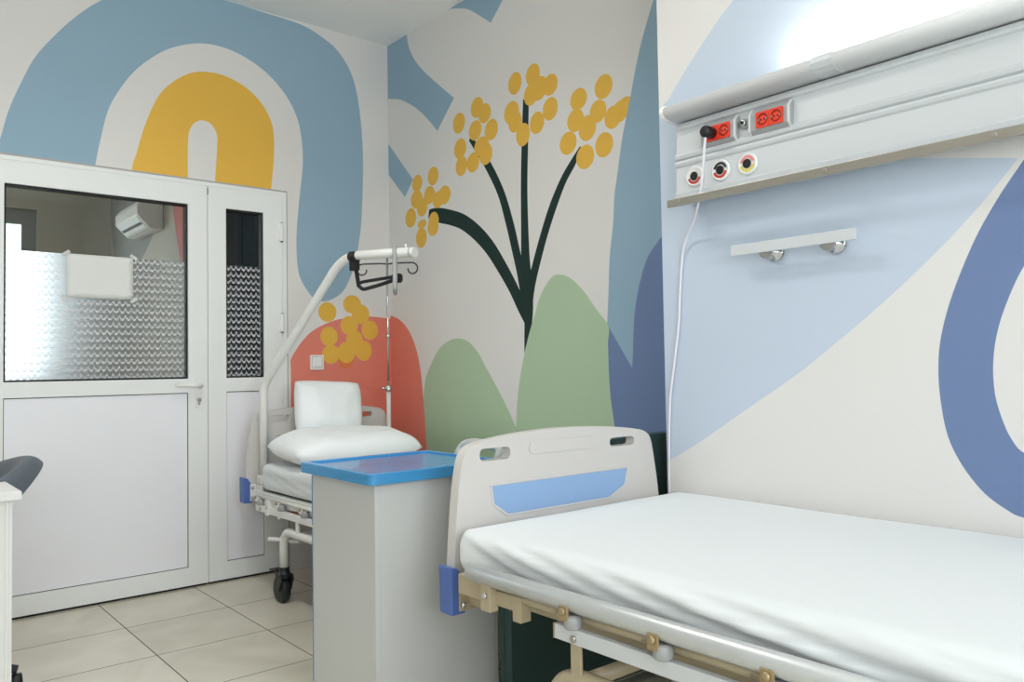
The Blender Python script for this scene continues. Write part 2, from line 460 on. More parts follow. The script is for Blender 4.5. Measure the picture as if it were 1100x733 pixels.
F_BLUEC = [(-0.078,2.579,1),(0.009,2.502,1),(0.273,2.234,1),(0.183,2.144,1),(0.016,2.301),(-0.082,2.391,1)]
F_BLUED = [(2.154,2.707,1),(2.122,2.64),(2.09,2.573),(2.046,2.47),(2.01,2.362),(1.971,2.226),(1.933,2.104),(1.902,1.962),(1.879,1.857),(1.867,1.731),(1.843,1.588),(1.83,1.408),(1.818,1.276,1),(1.855,0.997,1),(2.347,1.002,1),(2.395,2.614,1)]
F_INDIGO = [(1.821,1.289,1),(1.96,1.095,1),(1.964,1.133),(1.976,1.289),(1.993,1.387),(2.023,1.484),(2.061,1.563),(2.108,1.612),(2.148,1.645),(2.231,1.679),(2.367,1.677,1),(2.328,0.348,1),(1.921,0.279,1),(1.887,0.594),(1.851,0.846),(1.832,0.961),(1.824,1.078),(1.822,1.202)]
F_GREEN2 = [(1.827,1.282),(1.758,1.359),(1.678,1.45),(1.593,1.518),(1.516,1.543),(1.458,1.531),(1.385,1.456),(1.334,1.355),(1.27,1.211),(1.214,1.031),(1.19,0.882),(1.18,0.756,1),(1.16,-0.034,1),(1.99,0.135,1),(1.887,0.594),(1.851,0.846),(1.832,0.961),(1.824,1.078),(1.822,1.202)]
F_GREEN1 = [(0.356,0.934),(0.382,1.051),(0.445,1.143),(0.53,1.226),(0.623,1.263),(0.703,1.272),(0.794,1.252),(0.88,1.189),(0.962,1.092),(1.056,0.981),(1.132,0.881),(1.184,0.803,1),(1.174,-0.031,1),(0.519,-0.165,1),(0.441,0.451),(0.397,0.622),(0.368,0.724),(0.35,0.84)]
F_RED = [(-0.102,1.447,1),(-0.024,1.44),(0.028,1.434),(0.132,1.396),(0.216,1.328),(0.279,1.239),(0.325,1.116),(0.348,0.98),(0.361,0.873),(0.372,0.765),(0.388,0.632),(0.448,0.346,1),(-0.126,0.279,1)]
S_MID = [(1.301,2.443,0.022),(1.287,2.221,0.025),(1.276,2.009,0.025),(1.275,1.822,0.027),(1.276,1.66,0.032),(1.282,1.543,0.038),(1.289,1.427,0.04),(1.29,1.335,0.03),(1.276,1.257,0.018),(1.262,1.179,0.005)]
S_TWO = [(0.834,2.347,0.009),(0.887,2.297,0.02),(0.987,2.176,0.025),(1.09,2.014,0.026),(1.156,1.85,0.029),(1.2,1.711,0.029),(1.237,1.585,0.028),(1.265,1.461,0.028)]
S_THREE = [(1.675,2.118,0.004),(1.627,2.057,0.019),(1.557,1.983,0.022),(1.483,1.872,0.026),(1.421,1.755,0.026),(1.363,1.626,0.027),(1.319,1.512,0.028),(1.3,1.426,0.027)]
S_ONE = [(0.434,2.005,0.024),(0.522,1.983,0.041),(0.657,1.946,0.042),(0.769,1.903,0.042),(0.884,1.831,0.042),(0.994,1.737,0.04),(1.091,1.624,0.037),(1.177,1.511,0.034),(1.239,1.412,0.032),(1.28,1.335,0.021)]
F_DOTS = [(0.318,2.202,0.054,0.051),(0.483,2.214,0.054,0.054),(0.443,2.111,0.055,0.053),(0.591,2.085,0.062,0.053),(0.528,2.07,0.054,0.049),(0.309,2.108,0.064,0.054),(0.366,2.053,0.057,0.054),(0.244,2.009,0.059,0.058),(0.483,1.955,0.051,0.052),(0.355,1.875,0.057,0.059),(0.476,1.92,0.055,0.051),(0.364,1.955,0.047,0.025),(0.739,2.458,0.056,0.057),(0.903,2.503,0.055,0.055),(0.968,2.454,0.054,0.053),(0.884,2.383,0.056,0.054),(1.022,2.354,0.056,0.056),(0.747,2.314,0.056,0.057),(0.938,2.285,0.064,0.052),(0.973,2.236,0.056,0.058),(0.861,2.214,0.056,0.054),(0.756,2.216,0.053,0.055),(1.218,2.543,0.053,0.057),(1.355,2.548,0.053,0.054),(1.479,2.462,0.053,0.052),(1.395,2.468,0.066,0.06),(1.339,2.453,0.053,0.055),(1.476,2.346,0.053,0.056),(1.188,2.401,0.059,0.059),(1.215,2.347,0.052,0.054),(1.38,2.302,0.053,0.055),(1.274,2.268,0.053,0.058),(1.827,2.355,0.055,0.055),(1.668,2.341,0.055,0.051),(1.79,2.253,0.052,0.052),(1.646,2.247,0.055,0.054),(1.721,2.193,0.056,0.059),(1.878,2.203,0.05,0.051),(1.922,2.219,0.045,0.048),(1.957,2.23,0.045,0.045),(1.594,2.152,0.057,0.054),(1.823,2.093,0.055,0.056),(1.704,2.064,0.058,0.056)]
R_PALE = [(2.411,1.915,1),(2.465,2.019),(2.491,2.039),(2.529,2.081),(2.607,2.159),(2.666,2.213),(2.723,2.263),(2.766,2.294),(2.839,2.358,1),(3.109,2.252,1),(3.101,2.005,1),(3.091,1.703,1),(3.569,1.602,1),(3.554,1.582),(3.479,1.498),(3.383,1.404),(3.252,1.291),(3.109,1.18),(2.953,1.068),(2.781,0.962),(2.59,0.843),(2.465,0.776),(2.378,0.738,1)]
R_RING = [(3.684,1.693),(3.625,1.649),(3.57,1.578),(3.518,1.504),(3.465,1.413),(3.408,1.281),(3.375,1.169),(3.365,1.079),(3.369,0.99),(3.384,0.903),(3.417,0.83),(3.466,0.766),(3.519,0.728),(3.553,0.715),(3.65,0.698),(3.759,0.743),(3.845,0.837),(3.896,0.97),(3.917,1.129),(3.908,1.309),(3.868,1.497),(3.79,1.65)]
R_HOLE = [(3.676,1.463),(3.627,1.415),(3.574,1.333),(3.543,1.27),(3.513,1.187),(3.498,1.103),(3.499,1.018),(3.516,0.946),(3.536,0.9),(3.559,0.874),(3.617,0.849),(3.692,0.866),(3.757,0.944),(3.786,1.05),(3.794,1.175),(3.779,1.344),(3.74,1.453)]

LAMP_A, DAY, DAY2, BEDL, SKY, EXPO = 14.5, 78, 56, 6.3, 2.5, 0.

# ------------------------------------------------------------------ the room
H = 3.124; WY = -.38; WX = 2.448; RX = 6.2; RY = -4.4
struct(MB().box(-.16, RX+.1, RY-.1, .1, -.05, 0).build('floor', M['floor']))
struct(MB().box(-.16, RX+.1, RY-.1, .1, H, H+.06).build('ceiling', M['ceiling']))

door_hole = [(-2.16, -.01), (-.672, -.01), (-.672, 2.12), (-2.16, 2.12)]
layers = [(spline(L_ARCH), M['blue']), (spline(L_YELLOW), M['yellow']), (spline(L_SLIT), M['cream']), (spline(L_RED), M['red'])]
layers += [(ellipse(e), M['orange']) for e in L_DOTRED] + [(ellipse(e), M['yellow']) for e in L_DOTS]
mural_wall('wall_left', 'x', 0., -.12, [(RY, 0), (.1, 0), (.1, H), (RY, H)], [door_hole], layers, M['cream'])

layers = [(spline(F_BLUEA), M['blue']), (spline(F_BLUEB), M['blue']), (spline(F_BLUEC), M['blue'])]
layers += [(ribbon(s), M['stem']) for s in (S_MID, S_TWO, S_THREE, S_ONE)]
layers += [(ellipse(e), M['yellow']) for e in F_DOTS]
layers += [(spline(F_BLUED), M['blue']), (spline(F_INDIGO), M['indigo']), (spline(F_GREEN2), M['green']), (spline(F_GREEN1), M['green']), (spline(F_RED), M['red'])]
mural_wall('wall_back', 'y', 0., .1, [(0, 0), (2.9, 0), (2.9, H), (0, H)], [], layers, M['cream'])

layers = [(spline(R_PALE), M['pale']), (spline(R_RING), M['indigo']), (spline(R_HOLE), M['cream'])]
mural_wall('wall_back_alcove', 'y', WY, -WY, [(WX, 0), (RX, 0), (RX, H), (WX, H)], [], layers, M['cream'])

# window wall and the wall behind the viewer
WIN = [(-4.15, .9), (-1.35, .9), (-1.35, 2.55), (-4.15, 2.55)]
o = MB().plate([(RY, 0), (WY, 0), (WY, H), (RY, H)], [WIN], 'x', RX, RX+.15).build('wall_right', M['cream']); struct(o)
def window(name, axis, a0, at, s_):
    """white two-light window; a0 = start along the wall, at = glass plane, s_ = outward sign"""
    lo_, hi_ = min(at, at+.05*s_), max(at, at+.05*s_)
    w = struct(MB().plate(rrect(a0, a0+2.8, .9, 2.55, .005), [rrect(a0+.08, a0+1.36, .98, 2.47, .005), rrect(a0+1.44, a0+2.72, .98, 2.47, .005)], axis, lo_, hi_).build(name, M['upvc'], bevel=.006))
    for q in (a0+.08, a0+1.44):
        g = (at+.02*s_, at+.026*s_); g = (min(g), max(g))
        (MB().box(*g, q, q+1.28, .98, 2.47) if axis == 'x' else MB().box(q, q+1.28, *g, .98, 2.47)).build('glass_pane', M['glass'], w)
    e = (at-.22*s_, at); e = (min(e), max(e))
    (MB().box(*e, a0-.05, a0+2.85, .86, .9) if axis == 'x' else MB().box(a0-.05, a0+2.85, *e, .86, .9)).build('window_sill', M['upvc'], w, bevel=.006)
window('window_1', 'x', -4.15, RX+.06, 1)
struct(MB().box(0, RX, RY-.1, RY, 0, H).build('wall_front', M['cream']))

# ------------------------------------------------------------------ double door with glazed tops
tr = struct(MB().plate([(-2.16, 0), (-.672, 0), (-.672, 2.12), (-2.16, 2.12)], [[(-2.1345, -.02), (-.6985, -.02), (-.6985, 2.0965), (-2.1345, 2.0965)]], 'x', -.08, 0).build('trim_1', M['upvc']))
MB().plate([(-2.164, 0), (-.668, 0), (-.668, 2.126), (-2.164, 2.126)], [[(-2.158, -.02), (-.674, -.02), (-.674, 2.117), (-2.158, 2.117)]], 'x', -.05, .001).build('sealant_joint', M['grey_seal'], tr)

def door_leaf(name, y0, y1, gy0, gy1):
    gz0, gz1, pz0, pz1 = 1.076, 1.988, .104, 1.003
    G = [(gy0, gz0), (gy1, gz0), (gy1, gz1), (gy0, gz1)]; Pn = [(gy0, pz0), (gy1, pz0), (gy1, pz1), (gy0, pz1)]
    d = struct(MB().plate([(y0, .012), (y1, .012), (y1, 2.096), (y0, 2.096)], [G, Pn], 'x', -.07, 0).build(name, M['upvc'], bevel=.0012))
    def ring(a, b, c, e, t): return MB().plate([(a, c), (b, c), (b, e), (a, e)], [[(a+t, c+t), (b-t, c+t), (b-t, e-t), (a+t, e-t)]], 'x', -.05, -.012)
    g = ring(gy0, gy1, gz0, gz1, .009).build('gasket', M['gasket'], d)
    MB().box(-.044, -.038, gy0+.004, gy1-.004, gz0+.004, gz1-.004).build('glass_pane', M['glass'], d)
    MB().sheet([(-.031, gy0+.008, gz0+.008), (-.031, gy1-.008, gz0+.008), (-.031, gy1-.008, 1.686), (-.031, gy0+.008, 1.686)]).build('privacy_film', M['film'], d)
    ring(gy0, gy1, pz0, pz1, .005).build('gasket', M['gasket'], d)
    MB().box(-.05, -.009, gy0+.004, gy1-.004, pz0+.004, pz1-.004).build('door_panel', M['upvc_panel'], d)
    MB().box(-.07, -.012, y0+.004, y1-.004, .001, .011).build('door_bottom_seal', M['gasket'], d)
    return d
d1 = door_leaf('door_1', -2.134, -1.1165, -2.034, -1.216)
d2 = door_leaf('door_2', -1.1135, -.699, -1.017, -.808)
h = MB().plate(rrect(-1.182, -1.15, .92, 1.075, .015), [], 'x', 0, .008).build('door_handle', M['plastic_white'], d1, bevel=.003)
MB().tube([(.004, -1.166, 1.04), (.05, -1.166, 1.04), (.055, -1.21, 1.042), (.05, -1.295, 1.045)], [.011]*2+[.0105, .009], 12, round_=0).build('lever', M['plastic_white'], h)
MB().lathe([(.011, 0), (.011, .012), (.008, .013)], (.002, -1.166, .965), 'x', 16).lathe([(.006, 0), (.006, .011)], (.002, -1.166, .945), 'x', 12).build('lock_cylinder', M['steel'], h)
for z in (1.887, 1.378):
    hb = MB().lathe([(.009, -.05), (.01, -.048), (.01, .048), (.009, .05)], (.008, -.705, z), 'z', 14).build('hinge', M['plastic_white'], d2)
    MB().box(0, .006, -.722, -.704, z-.045, z+.045).lathe([(.0045, -.002), (.0045, .002)], (.009, -.716, z+.04), 'x', 10).build('hinge_plate', M['plastic_white'], hb)
    for dz in (-.052, .051): MB().lathe([(.0065, -.003), (.0065, .003)], (.008, -.705, z+dz), 'z', 10).build('hinge_pin', M['gasket'], hb)
MB().box(-.02, .002, -1.1165, -1.1125, 2.05, 2.085).build('door_stop_slot', M['gasket'], d1)

p = MB()
for i in range(12):
    for j in range(8):
        pass
bm = p.bm; g = {}
for i in range(13):
    for j in range(9):
        y = -1.778+.3*i/12; z = 1.476+.211*j/8
        g[i, j] = bm.verts.new((-.024+.004*noise.noise(Vector((y*6, z*6, 3))), y, z))
for i in range(12):
    for j in range(8): bm.faces.new((g[i, j], g[i+1, j], g[i+1, j+1], g[i, j+1])).smooth = True
paper = p.build('paper_sheet', M['paper'])
sm = paper.modifiers.new('thickness', 'SOLIDIFY'); sm.thickness = .0006
tag(paper, 'blank white sheet of paper taped over the frosted door glass', 'paper')
for y, z, a in ((-1.778, 1.688, .6), (-1.476, 1.69, -.6), (-1.78, 1.474, -.6), (-1.474, 1.474, .6)):
    MB().obox((-.0215, y, z), (.0004, 0, 0), (0, .019*math.cos(a), .019*math.sin(a)), (0, -.008*math.sin(a), .008*math.cos(a))).build('tape_strip', M['tape'], paper)

# ------------------------------------------------------------------ the room seen through the door glass
NX0, NY0, NY1, NH = -6.3, -4.2, -.08, 3.7
struct(MB().box(NX0, -.16, NY0, .2, -.05, 0).build('floor_next_room', M['floor']))
struct(MB().box(NX0-.1, -.12, NY0, .2, NH, NH+.06).build('ceiling_next_room', M['ceiling']))
nl = [(spline([(-4.2, 3.7, 1), (-4.3, 2.9), (-4.6, 2.55), (-5.2, 2.3), (-5.8, 2.35), (-6.2, 2.7), (-6.3, 3.7, 1)]), M['next_grey']),
      (spline([(-3.95, 3.2, 1), (-3.9, 2.7), (-3.7, 2.2), (-3.55, 2.0, 1), (-3.5, 2.4), (-3.45, 3.2, 1)]), M['next_rose']),
      (spline([(-3.1, 3.2, 1), (-3.15, 2.5), (-3.0, 1.9), (-2.4, 1.5), (-2.3, 3.2, 1)]), M['next_blue'])]
mural_wall('wall_next_room_side', 'y', NY1, .2, [(NX0, 0), (-.12, 0), (-.12, NH), (NX0, NH)], [], nl, M['next_wall'])
NW = [(-3.9, 1.0), (-.86, 1.0), (-.86, 3.02), (-3.9, 3.02)]
struct(MB().plate([(NY0, 0), (.1, 0), (.1, NH), (NY0, NH)], [NW], 'x', NX0-.2, NX0).build('wall_next_room_end', M['next_wall']))
struct(MB().box(NX0, -.12, NY0-.1, NY0, 0, NH).build('wall_next_room_far', M['next_wall']))
w = struct(MB().plate(rrect(-3.9, -.86, 1.0, 3.02, .005), [rrect(-3.78, -2.5, 1.1, 2.85, .005), rrect(-2.4, -1.0, 1.1, 2.85, .005)], 'x', NX0-.1, NX0-.04).build('window_2', M['next_grey'], bevel=.006))
MB().box(NX0-.08, NX0-.074, -3.78, -2.5, 1.1, 2.85).build('glass_pane', M['glass'], w)
MB().box(NX0-.08, NX0-.074, -2.4, -1.0, 1.1, 2.85).build('glass_pane', M['glass'], w)
wd = MB().box(-1.66, -.26, -.62, NY1-.005, .08, 2.6).build('added_dark_cupboard', M['added_cupboard'], bevel=.006)  # added so the narrow door pane looks dark; no cupboard is known there
tag(wd, 'dark cupboard added in the next room to darken the narrow door pane', 'cupboard')
for k in range(3):
    q = MB().box(-1.655+.465*k, -1.195+.465*k, -.64, -.621, .1, 2.58).build('cupboard_door', M['added_cupboard'], wd, bevel=.004)
    MB().tube([(-1.24+.465*k, -.638, 1.1), (-1.24+.465*k, -.665, 1.1), (-1.24+.465*k, -.665, 1.25), (-1.24+.465*k, -.638, 1.25)], .006, 8).build('cupboard_handle', M['steel'], q)
MB().box(-1.66, -.26, -.58, NY1-.02, 0, .08).build('plinth', M['added_cupboard'], wd)

ac = MB().prism([(-.085, 2.575), (-.17, 2.565), (-.22, 2.58), (-.335, 2.70), (-.335, 2.80), (-.29, 2.86), (-.085, 2.87)], 'x', -5.03, -4.2).build('air_conditioner', M['ac'], bevel=.012, seg=3)
tag(ac, 'white wall air conditioner in the next room seen through the door glass', 'air conditioner')
MB().obox((-4.615, -.281, 2.640), (.36, 0, 0), (0, .045, -.047), (0, .003, .003)).build('outlet_flap', M['plastic_white'], ac, bevel=.002)
MB().obox((-4.615, -.272, 2.632), (.34, 0, 0), (0, .010, -.0105), (0, .006, .006)).build('outlet_slot', M['gasket'], ac)

# ------------------------------------------------------------------ light switch
sw = MB().plate(rrect(-.537, -.455, 1.113, 1.197, .006), [], 'x', 0, .009).build('light_switch', M['plastic_white'], bevel=.003)
tag(sw, 'square white light switch on the terracotta painted wall', 'light switch')
MB().plate(rrect(-.529, -.463, 1.122, 1.188, .003), [rrect(-.5265, -.4655, 1.1245, 1.1855, .003)], 'x', .008, .0095).build('rocker_gap', M['grey_seal'], sw)
MB().obox((.0105, -.496, 1.155), (.0035, 0, .0005), (0, .023, 0), (-.0005, 0, .023)).build('rocker', M['plastic_white'], sw, bevel=.002)

# ------------------------------------------------------------------ bedhead supply unit
UX0, UX1 = 2.58, 4.75
unit = thing('bedhead_supply_unit', 'long grey aluminium medical supply panel with red sockets on the wall above the bed', 'supply panel', (UX0, WY, 1.655))
OFF = Vector((-UX0, -WY, -1.655))
def ub(mb, name, m, parent=None, **k):
    bmesh.ops.translate(mb.bm, verts=mb.bm.verts, vec=OFF)
    return mb.build(name, m, parent or unit, **k)
prof = [(-.379, 1.655), (-.462, 1.655), (-.467, 1.660), (-.467, 1.676), (-.461, 1.681), (-.456, 1.764), (-.462, 1.769), (-.465, 1.777), (-.462, 1.784), (-.455, 1.787), (-.463, 1.792), (-.466, 1.801), (-.462, 1.808), (-.456, 1.811), (-.447, 1.890), (-.454, 1.894), (-.457, 1.901), (-.453, 1.908), (-.446, 1.911), (-.444, 1.916), (-.379, 1.918)]
ub(MB().prism(prof, 'x', UX0, UX1), 'panel_body', M['alu'])
ub(MB().box(UX0-.003, UX0, -.45, -.379, 1.66, 1.915), 'end_plate', M['alu'], bevel=.001)
hp = [(-.379, 1.921, 1), (-.445, 1.921, 1), (-.488, 1.924), (-.507, 1.931), (-.516, 1.944), (-.514, 1.957), (-.504, 1.9655), (-.490, 1.968), (-.473, 1.964), (-.468, 1.957, 1), (-.462, 1.935, 1), (-.40, 1.935, 1), (-.395, 1.962, 1), (-.379, 1.965, 1)]
hs = ub(MB().prism(spline(hp, 4), 'x', UX0-.006, UX1, smooth=True), 'light_housing', M['housing'])
ub(MB().prism([(-.379, 1.92), (-.45, 1.92), (-.489, 1.922), (-.509, 1.93), (-.519, 1.944), (-.517, 1.957), (-.507, 1.968), (-.49, 1.972), (-.379, 1.970)], 'x', UX0-.022, UX0-.006), 'housing_end_cap', M['plastic_white'], hs, bevel=.004)
ub(MB().tube([(2.98, -.43, 1.958), (4.6, -.43, 1.958)], .013, 14), 'fluorescent_tube', M['tube'], hs)
ub(MB().plate([(-.445, 1.9195), (-.49, 1.922), (-.511, 1.9305), (-.5205, 1.945), (-.5175, 1.958), (-.506, 1.968), (-.5035, 1.9655), (-.5135, 1.957), (-.515, 1.945), (-.507, 1.934), (-.489, 1.926), (-.445, 1.9225)], [], 'x', 3.105, 3.165), 'housing_clip', M['alu'], hs)
ub(MB().lathe([(.007, 0), (.007, .006), (.004, .008)], (3.14, -.447, 1.905), 'y', 14), 'clip_screw', M['chrome'], hs)
def socket_frame(x0, x1, r0, r1):
    f = ub(MB().prism([(-.45, 1.797), (-.462, 1.800), (-.476, 1.815), (-.474, 1.868), (-.458, 1.886), (-.44, 1.889)], 'x', x0, x1), 'socket_frame', M['plastic_grey'], bevel=.006, seg=3)
    for xs in (x0+.001, x1-.009): ub(MB().prism([(-.45, 1.797), (-.463, 1.799), (-.4775, 1.8145), (-.4755, 1.8685), (-.459, 1.887), (-.44, 1.89)], 'x', xs, xs+.008), 'end_strip', M['alu'], f, bevel=.002)
    w = (r1-r0)/2; zc = 1.8415
    for k in range(2):
        xa = r0+w*k
        cx = xa+w/2
        s = ub(MB().plate(rrect(xa, xa+w-.0012, zc-.024, zc+.024, .002), [ellipse((cx, zc, .0185, .0185), 24)], 'y', -.4745, -.4815), 'red_socket', M['socket_red'], f, bevel=.0008)
        ub(MB().lathe([(.0187, 0), (.0187, .002)], (cx, -.478, zc), 'y', 24), 'socket_well', M['socket_dark'], s)
        ub(MB().lathe([(.0125, 0), (.0125, .0018)], (cx, -.4798, zc), 'y', 20), 'socket_face', M['socket_red'], s)
        for ex in (cx-.0165, cx+.0125): ub(MB().box(ex, ex+.004, -.4822, -.477, zc-.003, zc+.003), 'earth_clip', M['steel'], s)
        ub(MB().lathe([(.003, 0), (.003, .001)], (cx-.006, -.4806, zc), 'y', 10).lathe([(.003, 0), (.003, .001)], (cx+.006, -.4806, zc), 'y', 10), 'pin_holes', M['black'], s)
socket_frame(2.687, 2.826, 2.721, 2.807)
socket_frame(2.870, 3.012, 2.902, 2.992)
e = ub(MB().lathe([(.017, 0), (.017, -.006), (.014, -.009), (.011, -.0095)], (2.846, -.452, 1.852), 'y', 20), 'earth_terminal', M['plastic_grey'])
ub(MB().lathe([(.011, 0), (.010, -.011), (.007, -.012)], (2.846, -.458, 1.852), 'y', 18), 'terminal_nut', M['chrome'], e)
ub(MB().lathe([(.0055, 0), (.0055, -.0135)], (2.846, -.458, 1.852), 'y', 12), 'terminal_hole', M['black'], e)
for gx, c1, c2 in ((2.659, None, 'ring_red'), (2.760, 'ring_dark', 'ring_red'), (2.859, 'ring_pink', 'ring_yellow')):
    y = -.458
    g_ = ub(MB().lathe([(.034, 0), (.034, -.006), (.0315, -.0095), (.0285, -.0105), (.0280, -.0095), (.013, -.0095)], (gx, y, 1.722), 'y', 36), 'gas_outlet', M['plastic_white'])
    if c1: ub(MB().arc((gx, 1.722), .0175, .0255, .25, PI-.25, y-.0094, .0012), 'upper_label_ring', M[c1], g_)
    ub(MB().arc((gx, 1.722), .0175, .0255, PI+.25, 2*PI-.25, y-.0094, .0012), 'lower_label_ring', M[c2], g_)
    ub(MB().lathe([(.0145, 0), (.0145, -.0125), (.012, -.014)], (gx, y, 1.722), 'y', 24), 'outlet_socket', M['black'], g_)
rl = ub(MB().box(2.570, UX1, -.500, -.490, 1.628, 1.654), 'equipment_rail', M['steel'], bevel=.0015)
for x in (2.62, 3.13, 3.56, 4.0, 4.4): ub(MB().box(x-.022, x+.022, -.491, -.46, 1.634, 1.656).lathe([(.006, -.0045), (.006, 0)], (x, -.5, 1.641), 'y', 12), 'rail_bracket', M['steel'], rl, bevel=.002)

# cable plugged into the panel
cb = thing('power_cable', 'white power cable with round black plug hanging from the red sockets', 'cable', (2.7425, -.50, 1.8415))
o = MB().lathe([(.017, .02), (.019, .015), (.0195, 0), (.018, -.018), (.011, -.024)], (0, 0, 0), 'y', 24).build('plug', M['black'], cb)
o.location = (0, -.0035, 0)
cp = [(2.741, -.512, 1.832), (2.737, -.512, 1.812), (2.716, -.496, 1.74), (2.700, -.484, 1.69), (2.688, -.4795, 1.655), (2.681, -.4790, 1.625), (2.62, -.425, 1.58), (2.548, -.388, 1.52), (2.530, -.386, 1.40), (2.520, -.386, 1.25), (2.497, -.386, 1.12), (2.474, -.386, 1.0), (2.4655, -.386, .88), (2.462, -.386, .76), (2.461, -.386, .64), (2.463, -.386, .56)]
cp = fillet([Vector(p)-Vector((2.7425, -.50, 1.8415)) for p in cp], .05, 5)
MB().tube(cp, .0042, 8).build('cord', M['cord'], cb)

# small accessory rail under the unit
ar = thing('accessory_rail', 'short satin steel accessory rail on two round standoffs below the supply panel', 'rail', (2.98, WY, 1.462))
MB().box(-.203, .203, -.066, -.056, -.0165, .0165).build('rail_bar', M['alu'], ar, bevel=.0015)
for x in (-.085, .115):
    s = MB().lathe([(.030, -.001), (.030, -.007), (.026, -.010), (.012, -.012), (.011, -.056)], (x, 0, -.012), 'y', 24).build('standoff', M['chrome'], ar)
    MB().lathe([(.021, -.046), (.024, -.049), (.024, -.0555)], (x, 0, -.012), 'y', 24).build('standoff_collar', M['chrome'], s)

# ------------------------------------------------------------------ hospital beds
BOARD = [(-.468, .445), (-.462, .55), (-.452, .68), (-.440, .78), (-.426, .845), (-.408, .876), (-.375, .891), (-.30, .902), (-.20, .911), (-.06, .917), (.10, .914), (.24, .905), (.34, .893), (.385, .882), (.41, .862), (.424, .82), (.440, .74), (.455, .64), (.464, .55), (.468, .445)]
def make_bed(label, loc, frame, shift, top_bar, near_bar, k=1., bk=1., by=0., base=(.45, .505, .425), dk=0., group='adjustable hospital beds'):
    bed = thing('hospital_bed', label, 'hospital bed', loc, 0, group)
    S = lambda pts: [(p[0]*bk+by, p[1]) for p in pts]
    outline = spline([(a, b, 1) if i in (0, len(BOARD)-1) else (a, b) for i, (a, b) in enumerate(S(BOARD))], 4)
    h1 = rrect(-.325*k+shift, -.213*k+shift, .841, .876, .014); h2 = rrect(.207*k+shift, .325*k+shift, .843, .871, .0135)
    hd = MB().plate(outline, [h1, h2], 'x', -.036, 0).build('headboard', M['board'], bed, bevel=.011, seg=4, angle=50)
    MB().plate(rrect(-.142*k+shift, .143*k+shift, .846, .884, .017), [], 'x', -.001, .0028).build('grip_panel', M['board'], hd, bevel=.0026, seg=3)
    ins = [(-.284, .768), (.284, .768), (.270, .716), (.195, .683), (-.225, .683), (-.276, .718)]
    rim = [(-.292, .775), (.292, .775), (.278, .712), (.198, .676), (-.23, .676), (-.284, .714)]
    sh = lambda q: [(a*k+shift, b) for a, b in q]
    MB().plate(sh(rim), [sh(ins)], 'x', -.001, .003).build('inset_rim', M['board'], hd, bevel=.002)
    MB().plate(sh(ins), [], 'x', -.001, .0018).build('blue_inset', M['board_blue'], hd)
    for s in (-1, 1):
        q = [(-.482, .435), (-.484, .568), (-.455, .558), (-.43, .512), (-.43, .435)]
        MB().plate([(-s*a*bk+by, b) for a, b in q], [], 'x', -.046, .012).build('corner_bumper', M['bumper'], bed, bevel=.006, seg=3)
        y = s*.415*k
        f = MB().box(.03, 2.04, y-.016, y+.016, .50+dk, .55+dk).build('side_beam', M[frame], bed, bevel=.004)
        b = MB().box(.012, .018, y-.035*1.0, y+.035, .445, .53).box(.018, .085, y-.006, y+.006, .46, .53).build('end_bracket', M[frame], bed, bevel=.002)
        for z in (.462, .512): MB().lathe([(.009, 0), (.009, .006), (.005, .010)], (.018, y-.024*1.0, z), 'x', 14).build('bracket_bolt', M['chrome'], b)
    MB().box(.11, 2.0, -.40*k, .40*k, .535+dk, .555+dk).build('mattress_deck', M['deck'], bed, bevel=.004)
    for x in (.12, .7, 1.3, 1.9): MB().box(x-.02, x+.02, -.41*k, .41*k, .49+dk, .53+dk).build('cross_beam', M[frame], bed, bevel=.003)
    # base: two bent tubes, cross bars, four casters
    tubes = []
    for s in (-1, 1):
        bx, y, bz = base[0], s*base[1]*k, base[2]
        t = MB().tube([(bx, y, .17), (bx, y, bz), (1.5, y, bz), (1.5, y, .17)], .021, 14, round_=.10).build('base_tube', M[frame], bed)
        MB().box(1.36, 1.395, y-.006, y+.006, bz, .51).build('hanger_plate', M[frame], t, bevel=.002)
        for x in (bx, 1.5):
            c = MB().lathe([(.022, .172), (.024, .165), (.024, .15), (.03, .145), (.034, .12), (.02, .115)], (x, y, 0), 'z', 16).prism([(x-.05, .055), (x-.045, .10), (x-.02, .135), (x+.03, .14), (x+.04, .12), (x+.01, .06)], 'y', y-.034, y-.024).prism([(x-.05, .055), (x-.045, .10), (x-.02, .135), (x+.03, .14), (x+.04, .12), (x+.01, .06)], 'y', y+.024, y+.034).box(x-.03, x+.03, y-.034, y+.034, .128, .14).build('caster', M['caster'], bed, bevel=.003)
            MB().lathe([(.03, -.02), (.058, -.019), (.0625, -.012), (.0625, .012), (.058, .019), (.03, .02)], (x-.025, y, .0625), 'y', 26).build('wheel', M['caster'], c)
            MB().obox((x-.085, y, .145), (.04, 0, .006), (0, .022, 0), (-.001, 0, .005)).build('brake_lever', M['caster'], c, bevel=.003)
    for x in (.55, 1.42): MB().tube([(x, -base[1]*k, base[2]), (x, base[1]*k, base[2])], .017, 12).build('base_cross_tube', M[frame], bed)
    MB().tube([(.62, -.3*k, .37), (1.3, -.05*k, .47+dk)], .016, 10).tube([(.62, .3*k, .37), (1.3, .05*k, .47+dk)], .016, 10).build('lifting_strut', M['dark_paint'], bed)
